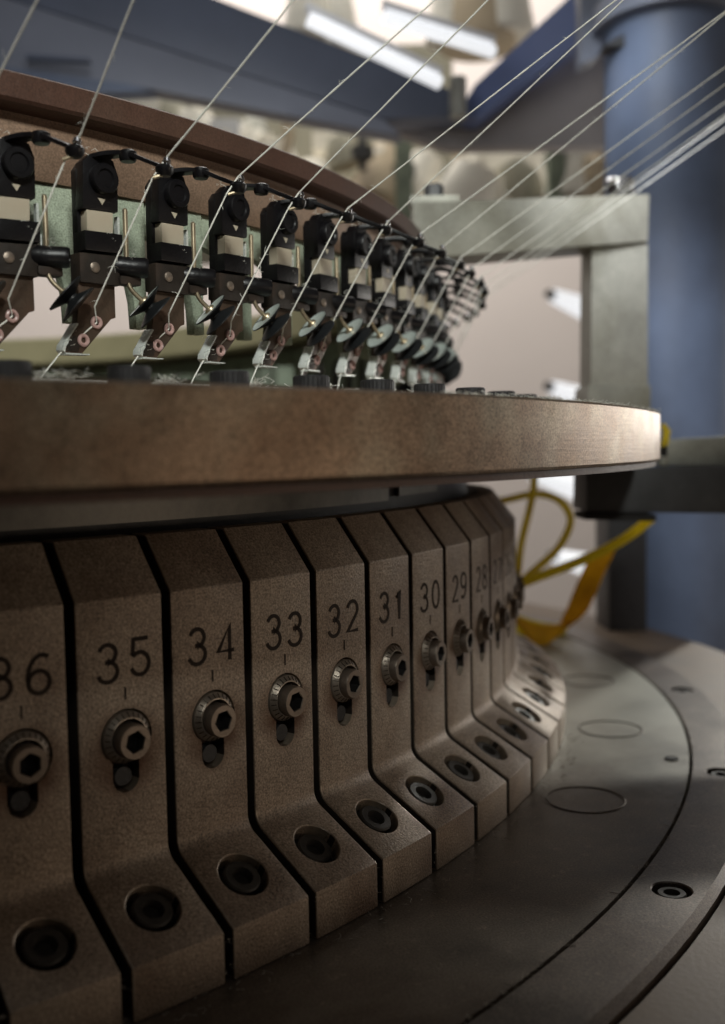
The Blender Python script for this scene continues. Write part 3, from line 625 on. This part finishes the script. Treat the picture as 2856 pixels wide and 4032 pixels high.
# ------------------------------------------------------------------ yarns
BK = {0: (0.2276, -1.2387), 1: (0.3826, -1.2354), 2: (0.5091, -1.2006), 3: (0.5179, -1.1812), 4: (0.6526, -1.1311), 5: (0.6342, -1.1135), 6: (0.7776, -1.0484), 7: (0.7771, -1.0217)}
def w_of(k, p):     # feeder-local to world
    th = THF+k*DT; c, s = cos(th), sin(th); o = pol(RF, th, 0)
    return Vector((o.x+p.x*c-p.y*s, o.y+p.x*s+p.y*c, p.z))
for k in range(-2, 14):
    A = w_of(k, EY_T)
    if k in BK: B = Vector((*BK[k], 0.341))
    else:
        j = (k // 2); thb = 0.4071+(j-1)*0.1215+(0.006 if k % 2 else -0.004); B = pol(1.296+(0.01 if k % 2 else -0.008), thb, 0.341)
    E = A+(B-A)*4.0
    rnd = random.Random(k+50)
    mb = MB(); pts = [E+(A-E)*(i/40)+Vector((rnd.uniform(-1, 1), rnd.uniform(-1, 1), 0))*0.00035-Vector((0, 0, 0.004*sin(pi*i/40)))*(0.6+0.8*rnd.random() if i == 0 else 1.0) for i in range(40)]+[A]
    def on(t):      # point of the strand, t = 0 at the eyelet
        f = max(0.0, min(39.999, 40*(1-t*0.25))); i0 = int(f); return pts[i0].lerp(pts[i0+1], f-i0)
    f1, f2, f3 = w_of(k, LF(-0.0094, 0.010, 0.0211)), w_of(k, LF(-0.0044, 0.0035, 0.0120)), w_of(k, LF(-0.0290, 0.000, -0.0085))
    f4 = w_of(k, LF(-0.0415, 0.004, -0.0205)); f5 = w_of(k, LF(-0.0620, 0.012, -0.0415))
    low = [w_of(k, EY_B), f1, f2, f3, f4, f5]
    yr = 0.00056
    mb.tube(pts, yr, 8); mb.tube([A, w_of(k, EY_B)], yr, 8); mb.tube(low, yr*0.95, 8)
    for q in range(46):       # loose fibres
        sgm = rnd.random(); t_ = rnd.random()
        base = on(rnd.random()**1.2*1.1) if sgm < 0.65 else w_of(k, EY_B).lerp(f1, t_)
        d = (Vector((rnd.uniform(-1, 1), rnd.uniform(-1, 1), rnd.uniform(-1, 1)))).normalized()
        ln = rnd.uniform(0.0015, 0.005); al = (B-A).normalized()*rnd.uniform(-0.004, 0.004)
        mb.tube([base, base+d*ln*0.6+al*0.3, base+d*ln+al], [0.00014, 0.00011, 0.00006], 3)
    for q in range(14):       # slubs: slightly thicker places
        t0 = rnd.random()*1.1; dt_ = rnd.uniform(0.008, 0.02)
        mb.tube([on(t0), on(t0+dt_), on(t0+2*dt_)], [yr*0.9, yr*rnd.uniform(1.1, 1.35), yr*0.9], 8)
    if k < 0: lab = 'white yarn at the far left of the view'
    elif k < 12: lab = 'white yarn running up right from the %s feeder from the left' % ords[k]
    else: lab = 'thin white yarn in the fan at the right side'
    link('yarn_strand', mb.mesh('yarn_strand', M_yarn), label=lab, category='yarn', group='yarns feeding the machine')

# lint tufts lying on the plate edge by the exit of each yarn
for k in range(0, 7):
    mb = MB(); rnd = random.Random(k)
    c = pol(1.02, THF+(k-0.75)*DT*1.0+0.02, ZT+0.010)
    for q in range(40):
        a = c+Vector((rnd.gauss(0, 0.008), rnd.gauss(0, 0.008), rnd.uniform(-0.002, 0.002))); p = [a]
        for i in range(3): a = a+Vector((rnd.uniform(-1, 1), rnd.uniform(-1, 1), rnd.uniform(-0.2, 0.5)))*0.004; p.append(a)
        mb.tube(p, 0.00022, 4)
    o = link('lint_tuft', mb.mesh('lint_tuft', M_yarn), label='small tuft of white lint on the plate by the %s bolt' % ords[k], category='lint', group='lint on the plate')

mb = MB(); rnd = random.Random(3)
for q in range(900):     # fluff along the far rim of the plate
    th = rnd.uniform(0.30, 0.80); a = pol(rnd.uniform(1.135, 1.1485), th, ZT+0.0002); p = [a]
    for i in range(3): a = a+Vector((rnd.uniform(-1, 1), rnd.uniform(-1, 1), rnd.uniform(-0.3, 0.55)))*0.0022; p.append(a)
    mb.tube(p, 0.00013, 3)
link('rim_fluff', mb.mesh('rim_fluff', M_yarn), label='fine pale fluff along the top rim of the plate at right', category='fluff', kind='stuff')

mb = MB(); rnd = random.Random(5)
for q in range(420):     # loose fibres caught on the block feet, in the joints and on the bed
    kk = rnd.randint(-1, 9); u = rnd.random()
    if u < 0.45: a = pol(rnd.uniform(1.054, 1.075), TH0+rnd.uniform(-1, 10)*DT, ZD+0.0012)
    elif u < 0.55: a = pol(R2+0.0006, TH0+kk*DT+rnd.uniform(-0.004, 0.004), rnd.uniform(ZD, ZC))
    else: a = pol(1.1775, TH0+rnd.uniform(0, 14)*DT, ZD+0.0008)
    p = [a]; sc3 = rnd.choice((0.0015, 0.0022, 0.004))
    for i in range(3): a = a+Vector((rnd.uniform(-1, 1), rnd.uniform(-1, 1), rnd.uniform(-0.15, 0.3)))*sc3; p.append(a)
    mb.tube(p, 0.00015, 3)
link('loose_fibres', mb.mesh('loose_fibres', M_lint), label='scattered loose lint fibres along the foot of the cam blocks', category='lint', kind='stuff')

# ------------------------------------------------------------------ L-shaped post and beam at right
pb = empty('beam_post', at(1390, 905, 1.42), 0, 'grey green metal L bracket of beam and post standing right of the feeders', 'bracket')
pl = Vector(pb.location)/S
def child(name, mb, mt, root, base, bevel=0.0):
    mb.v = [tuple(Vector(v)-base) for v in mb.v]; return link(name, mb.mesh(name, mt, 35, bevel), root)
def slab(mb, pts, depth_dir, t):
    """pts: world corner points of the front face (counter-clockwise), pushed back by t along depth_dir"""
    n = len(pts); d = Vector(depth_dir)*t
    mb.add([p for p in pts]+[p+d for p in pts], [tuple(range(n)), tuple(range(2*n-1, n-1, -1))]+[(i, i+n, (i+1) % n+n, (i+1) % n) for i in range(n)]); return mb
mb = MB(); slab(mb, [at(1452, 540, 1.40), at(1455, 433, 1.40), at(925, 452, 1.20), at(925, 580, 1.20)], ax, 0.075); child('beam', mb, M_post, pb, pl, 0.003)
mb = MB(); slab(mb, [at(1452, 960, 1.405), at(1452, 541, 1.405), at(1326, 549, 1.36), at(1322, 960, 1.36)], ax, 0.07); child('post', mb, M_post, pb, pl, 0.003)
mb = MB(); slab(mb, [at(1458, 960, 1.398), at(1458, 862, 1.398), at(1318, 862, 1.352), at(1314, 960, 1.352)], ax, 0.085); child('foot_pad', mb, M_post, pb, pl, 0.003)
p = at(1391, 433, 1.43); mb = MB(); mb.lathe([(0.0, 0.020), (0.0175, 0.020), (0.019, 0.018), (0.019, 0.0)], p, (0, 0, 1), 6); child('bolt_head', mb, M_chrome, pb, pl, 0.0006)
p = at(972, 452, 1.25); mb = MB(); mb.lathe([(0.0, 0.020), (0.011, 0.020), (0.012, 0.018), (0.012, 0.0)], p, (0, 0, 1), 6); child('bolt_head', mb, M_char, pb, pl, 0.0006)
mb = MB(); mb.box(p+Vector((0, 0, -0.001)), (0.058, 0.035, 0.010), ay, ax); child('clamp_plate', mb, M_post, pb, pl, 0.001)
mb = MB(); slab(mb, [at(1000, 566, 1.30), at(1330, 548, 1.42), at(1330, 541, 1.42), at(1000, 558, 1.30)], ax, 0.02); child('beam_rail', mb, M_bolt, pb, pl)

# ------------------------------------------------------------------ blue frame of the machine
fr = empty('blue_machine_stand', at(1430, 1560, 1.95), 0, 'blue enamelled machine stand with a round column at right and beams overhead', 'machine stand')
fl_ = Vector(fr.location)/S
cb = at(1500, 1530, 1.95); ct = at(1488, 100, 1.95); cxy = Vector((cb.x, cb.y, 0))
mb = MB(); mb.lathe([(0.115, cb.z-0.05), (0.115, ct.z)], cxy, (0, 0, 1), 40); child('column', mb, M_blue, fr, fl_)
mb = MB(); mb.lathe([(0.0, ct.z+0.04), (0.136, ct.z+0.04), (0.136, ct.z), (0.0, ct.z)], cxy, (0, 0, 1), 40); child('column_cap', mb, M_blueg, fr, fl_)
mb = MB(); mb.lathe([(0.15, cb.z-0.08), (0.15, cb.z-0.02), (0.12, cb.z)], cxy, (0, 0, 1), 40); child('column_flange', mb, M_char, fr, fl_)
def plane_part(name, px, mt, t=0.06, bevel=0.004):
    mb = MB(); slab(mb, [at(*q) for q in px], ax, t); return child(name, mb, mt, fr, fl_, bevel)
plane_part('overhead_beam', [(-150, -140, 2.0), (420, -30, 2.06), (1035, 210, 2.12), (1042, 262, 2.12), (860, 265, 2.1), (100, 20, 2.03), (-150, -60, 2.0)], M_bluedk, 0.08)
plane_part('beam_underside', [(-150, -58, 1.99), (100, 22, 2.02), (860, 267, 2.09), (900, 305, 2.09), (280, 188, 2.03), (-150, 130, 1.99)], M_blueg, 0.06)
plane_part('lower_flange', [(-150, 128, 1.98), (280, 186, 2.02), (345, 203, 2.03), (-150, 225, 1.98)], M_blue, 0.05)
plane_part('cross_rail', [(57, 120, 1.97), (200, 128, 1.97), (200, 138, 1.97), (57, 131, 1.97)], M_bluedk, 0.02)
plane_part('diagonal_beam', [(1020, 262, 2.15), (1062, 190, 2.13), (1330, -60, 1.95), (1430, -60, 1.95), (1340, 60, 2.0), (1075, 262, 2.12)][::-1], M_blue2, 0.10)
plane_part('taupe_panel', [(800, 285, 2.22), (740, 280, 2.2), (1060, 262, 2.2), (1345, 65, 2.12), (1400, 100, 2.12), (1400, 325, 2.2), (1000, 330, 2.22), (900, 298, 2.22)][::-1], M_taupe, 0.05)
mb = MB(); mb.rod(at(1026, 175, 2.05), at(1026, 262, 2.05), 0.017, n=16); child('drop_rod', mb, M_post, fr, fl_)
mb = MB(); slab(mb, [at(1300, -40, 1.9), at(1300, 145, 1.9), at(1335, 130, 1.9), at(1362, 100, 1.9), at(1500, -40, 1.9)], ax, 0.05); child('gusset', mb, M_blueg, fr, fl_, 0.004)
mb = MB(); slab(mb, [at(1352, 100, 1.82), at(1545, 118, 1.82), at(1640, 118, 1.82), at(1640, 40, 1.82), at(1420, 60, 1.82)], ax, 0.05); child('cap_plate', mb, M_bolt, fr, fl_, 0.003)

# ------------------------------------------------------------------ charcoal bracket and small parts at the right edge of the plate
cbk = empty('charcoal_bracket', at(1430, 1160, 1.22), 0, 'charcoal block bracket carrying the plate ring at the right edge', 'bracket'); cl_ = Vector(cbk.location)/S
mb = MB(); slab(mb, [at(1313, 1146, 1.24), at(1316, 1052, 1.24), at(1850, 1035, 1.27), at(1850, 1153, 1.27)][::-1], ax, 0.08); child('block', mb, M_char, cbk, cl_, 0.002)  # unseen right end lengthened so its shadow falls across the bed rim
mb = MB(); slab(mb, [at(1310, 1164, 1.235), at(1310, 1149, 1.235), at(1470, 1152, 1.235), at(1470, 1167, 1.235)][::-1], ax, 0.06); child('shim', mb, M_dark, cbk, cl_)
mb = MB(); slab(mb, [at(1364, 1560, 1.75), at(1362, 1150, 1.75), at(1450, 1150, 1.75), at(1450, 1560, 1.75)][::-1], ax, 0.10)
lg = link('support_leg', mb.mesh('support_leg', M_bolt, 35, 0.006), label='black support leg in front of the blue column below the plate', category='leg')
mb = MB(); slab(mb, [at(1492, 1042, 1.30), at(1496, 984, 1.30), at(1720, 972, 1.30), at(1720, 1040, 1.30)][::-1], ax, 0.05)
link('pale_block', mb.mesh('pale_block', M_post, 35, 0.003), label='pale metal block resting on the charcoal bracket at the right edge', category='block')
cn = empty('cable_plug', at(1483, 1040, 1.27), 0, 'small cable plug with yellow lead and black sleeve at the plate end', 'plug'); pl2 = Vector(cn.location)/S
mb = MB(); mb.tube([at(1484, 950, 1.27), at(1494, 965, 1.27), at(1490, 990, 1.27), at(1484, 1005, 1.27)], [0.003, 0.0048, 0.0045, 0.003], 12); child('yellow_lead', mb, M_yel, cn, pl2)
mb = MB(); mb.rod(at(1484, 1000, 1.27), at(1484, 1022, 1.27), 0.0055, n=16); child('black_sleeve', mb, M_dark, cn, pl2)
mb = MB(); mb.rod(at(1484, 1022, 1.27), at(1482, 1042, 1.27), 0.0072, n=16); child('collar', mb, M_post, cn, pl2)

# ------------------------------------------------------------------ yellow cables and strap
def smooth(P, n=8):
    P = [Vector(p) for p in P]; out = []
    for i in range(len(P)-1):
        p0, p1, p2, p3 = P[max(i-1, 0)], P[i], P[i+1], P[min(i+2, len(P)-1)]
        for k in range(n):
            t = k/n; out.append(0.5*((2*p1)+(p2-p0)*t+(2*p0-5*p1+4*p2-p3)*t*t+(3*p1-p0-3*p2+p3)*t**3))
    return out+[P[-1]]
def cable(px, r, lab):
    mb = MB(); mb.tube(smooth([at(*q) for q in px]), r, 10); link('yellow_cable', mb.mesh('yellow_cable', M_yel), label=lab, category='cable', group='yellow cables right of the cam blocks')
cable([(1196, 1030, 1.55), (1196, 1085, 1.55), (1186, 1140, 1.55), (1168, 1215, 1.55), (1156, 1300, 1.5), (1130, 1370, 1.5)], 0.0056, 'yellow cable hanging down under the plate, nearest the cam blocks')
cable([(1080, 1130, 1.6), (1140, 1118, 1.6), (1200, 1106, 1.6), (1252, 1120, 1.58), (1278, 1165, 1.56), (1252, 1225, 1.54), (1205, 1270, 1.52), (1140, 1325, 1.5)], 0.0058, 'yellow cable curling in a wide open loop')
cable([(1120, 1330, 1.45), (1180, 1302, 1.45), (1300, 1256, 1.42), (1390, 1212, 1.40), (1462, 1158, 1.38)], 0.0066, 'straight yellow cable slanting up to the charcoal bracket')
# orange strap: a wide flexible band sagging down and round to the left
def band(px, wd, t, name, mt, **kw):
    C = smooth([at(*q[:3]) for q in px], 6); Wd = smooth([Vector((q[3], q[4], 0)) for q in px], 6); mb = MB(); vs = []
    n = len(C)
    for i in range(n):
        d = (RT*Wd[i].x+UP*Wd[i].y); nrm = (C[min(i+1, n-1)]-C[max(i-1, 0)]).cross(d).normalized()*t
        vs += [C[i]-d+nrm, C[i]+d+nrm, C[i]+d-nrm, C[i]-d-nrm]
    fs = [(4*i+k, 4*i+(k+1) % 4, 4*i+4+(k+1) % 4, 4*i+4+k) for i in range(n-1) for k in range(4)]+[(3, 2, 1, 0), tuple(4*(n-1)+k for k in range(4))]
    mb.add(vs, fs); return link(name, mb.mesh(name, mt), **kw)
band([(1350, 1238, 1.62, 0.022, 0.010), (1325, 1290, 1.62, 0.020, 0.005), (1300, 1350, 1.60, 0.020, 0.006), (1268, 1405, 1.60, 0.020, 0.014), (1215, 1425, 1.58, 0.004, 0.017), (1165, 1400, 1.56, -0.010, 0.016), (1120, 1340, 1.55, -0.014, 0.012)],
     0, 0.002, 'orange_strap', M_strap, label='wide orange yellow strap hanging in a sagging bend', category='strap')
band([(1110, 1380, 1.66, -0.004, 0.02), (1180, 1415, 1.66, 0.0, 0.022), (1240, 1425, 1.66, 0.004, 0.020), (1275, 1400, 1.68, 0.010, 0.012)],
     0, 0.002, 'yellow_sheet', M_sheet, label='bright yellow sheet lying low behind the orange strap', category='sheet')

# ------------------------------------------------------------------ hall behind: white tubes on the wall, yarn cones on a creel, lamps
me_t = MB().rod((0, 0, 0), (0.42, 0.20, -0.13), 0.024, 0.075, 18).mesh('tube', M_lamp)
me_tc = MB().rod((-0.022, -0.01, 0.008), (0.006, 0.004, -0.002), 0.013, 0.016, 14).mesh('socket', M_grey)
for i, (px, py) in enumerate([(1235, 662), (1232, 868), (1190, 1062), (1240, 1246), (1250, 1448)]):
    p = at(px+4, py, 3.4)
    t = empty('white_tube', p, -YAW, 'lit white tube lamp with grey socket jutting from the rear wall, %s from the top' % ords[i], 'tube', 'white tubes on the rear wall')
    link('tube', me_t, t); link('socket', me_tc, t)
mec = [MB().lathe([(0, 0), (0.085, 0), (0.09, 0.01), (0.055, 0.20), (0.05, 0.21), (0.02, 0.21), (0.018, 0.235), (0, 0.235)], (0, 0, 0), (0, 0, 1), 24).mesh('yarn_cone', q) for q in (M_cone, M_cone2)]
cr = empty('creel_rack', at(900, 460, 3.4), 0, 'blurred pale creel rack carrying yarn cones behind the machine', 'rack'); crl = Vector(cr.location)/S
mb = MB(); mb.box(at(980, 440, 3.5), (1.5, 0.25, 0.05), ay, ax); child('shelf', mb, M_cone, cr, crl)
mb = MB(); mb.box(at(620, 350, 3.7), (1.25, 0.03, 0.75), ay, ax); child('back_board', mb, M_board, cr, crl)
mb = MB(); mb.box(at(1150, 390, 3.75), (0.9, 0.03, 0.30), ay, ax); child('back_board', mb, M_board, cr, crl)
for xx in (905, 1245):
    mb = MB(); mb.box(at(xx, 430, 3.15), (0.05, 0.05, 0.32), ay, ax); child('upright', mb, M_fgreen, cr, crl)
mb = MB(); mb.box(at(1165, 410, 3.42), (0.42, 0.10, 0.20), ay, ax); child('shelf_panel', mb, M_cone, cr, crl, 0.01)
specs = [(318, 262, 3.3, 0.8, 0), (420, 268, 3.3, 1.0, 0), (500, 305, 3.3, 1.0, 0), (570, 320, 3.3, 1.05, 0), (640, 345, 3.3, 1.1, 0), (700, 372, 3.3, 1.0, 0), (760, 400, 3.3, 0.7, 1), (835, 395, 3.3, 1.0, 1), (870, 350, 3.3, 0.6, 0), (925, 400, 3.3, 0.9, 0), (960, 360, 3.3, 0.5, 1), (1010, 465, 3.2, 1.2, 0), (1285, 385, 3.2, 1.0, 0), (1340, 425, 3.2, 1.0, 1)]
desc = ['small pale', 'pale rounded', 'broad pale', 'cream', 'wide cream', 'low cream', 'small tan', 'tan', 'small cream', 'upright cream', 'tiny tan', 'large white', 'bright cream', 'tan right-hand']
for i, (px, py, d, s_, mi) in enumerate(specs):
    o = link('yarn_cone', mec[mi], None, at(px, py+(115 if i < 7 else 60), d), i*1.3, label='%s blurred yarn cone behind the machine, %s from the left' % (desc[i], ords[i]), category='yarn cone', group='yarn cones behind the machine')
    o.scale = (s_*1.05, s_*1.05, s_*0.85); o.rotation_euler = (0.25*sin(i*2.1), 0.35*cos(i*1.7), i)
rc = random.Random(21)
for i in range(16):
    px = 330+i*64+rc.uniform(-18, 18); py = (250+0.17*(px-300) if px < 860 else 415)+rc.uniform(-12, 18)
    ln = rc.uniform(0.07, 0.16); mb = MB(); c0 = at(px, py, 3.25+rc.uniform(-0.1, 0.2))
    if i % 3 == 0: mb.box(c0, (ln, 0.08, ln*0.7), ay, ax)
    elif i % 3 == 1: mb.lathe([(0, -ln*0.5), (ln*0.42, -ln*0.4), (ln*0.48, 0), (ln*0.30, ln*0.45), (0, ln*0.5)], c0, (rc.uniform(-0.5, 0.5), 0.2, 1), 14)
    else: mb.tube([c0-UP*ln*0.8, c0+RT*0.02, c0+UP*ln*0.8], [0.012, 0.02, 0.012], 8)
    link(['carton', 'yarn_bundle', 'guide_post'][i % 3], mb.mesh('clutter', [M_cone, M_cone2, M_post, M_tubew, M_cone, M_board][(i*5) % 6]), label='blurred %s in the clutter behind the ring, %s from the left' % (['carton', 'yarn bundle', 'guide post'][i % 3], ords[i]), category=['carton', 'yarn bundle', 'post'][i % 3], group='clutter on the creel')
for i, (px, py) in enumerate([(812, 345), (905, 385), (1245, 365)]):
    mb = MB(); mb.lathe([(0, -0.05), (0.012, -0.05), (0.014, -0.02), (0.034, -0.015), (0.036, 0.02), (0.014, 0.026), (0.012, 0.06), (0, 0.06)], at(px, py, 3.2), (0, 0, 1), 16)
    link('tension_device', mb.mesh('tension_device', M_char), label='dark blurred tension device on the creel, %s from the left' % ords[i], category='device', group='dark devices on the creel')
for i, (px, py, s_) in enumerate([(690, 60, 0.8), (760, 85, 0.7), (1010, 70, 0.8), (1070, 80, 1.2), (1120, 60, 1.1)]):
    o = link('yarn_cone', mec[i % 2 if i > 1 else 0], None, at(px, py+30, 2.9), i, label='blurred yarn cone high at the top of the picture, %s from the left' % ords[i], category='yarn cone', group='yarn cones overhead')
    o.scale = (s_,)*3
# fluorescent lamps overhead
for i, (a, b_) in enumerate([((690, 45, 1.75), (985, 186, 1.85)), ((860, 38, 1.8), (1105, 116, 1.9))]):
    A, B = at(*a), at(*b_); t = empty('fluorescent_lamp', A, 0, 'lit fluorescent lamp overhead, %s one' % ('lower left' if i == 0 else 'upper right'), 'lamp', 'fluorescent lamps'); tl = A.copy()
    mb = MB(); mb.rod(A, B, 0.0115, n=16); child('lamp_tube', mb, M_lamp, t, tl)
    mb = MB(); dv = (B-A).normalized(); mb.box((A+B)/2+UP*0.020+FW*0.012, ((B-A).length*1.03, 0.045, 0.012), dv, FW, dv.cross(FW).normalized()); child('reflector', mb, M_tubew, t, tl, 0.002)
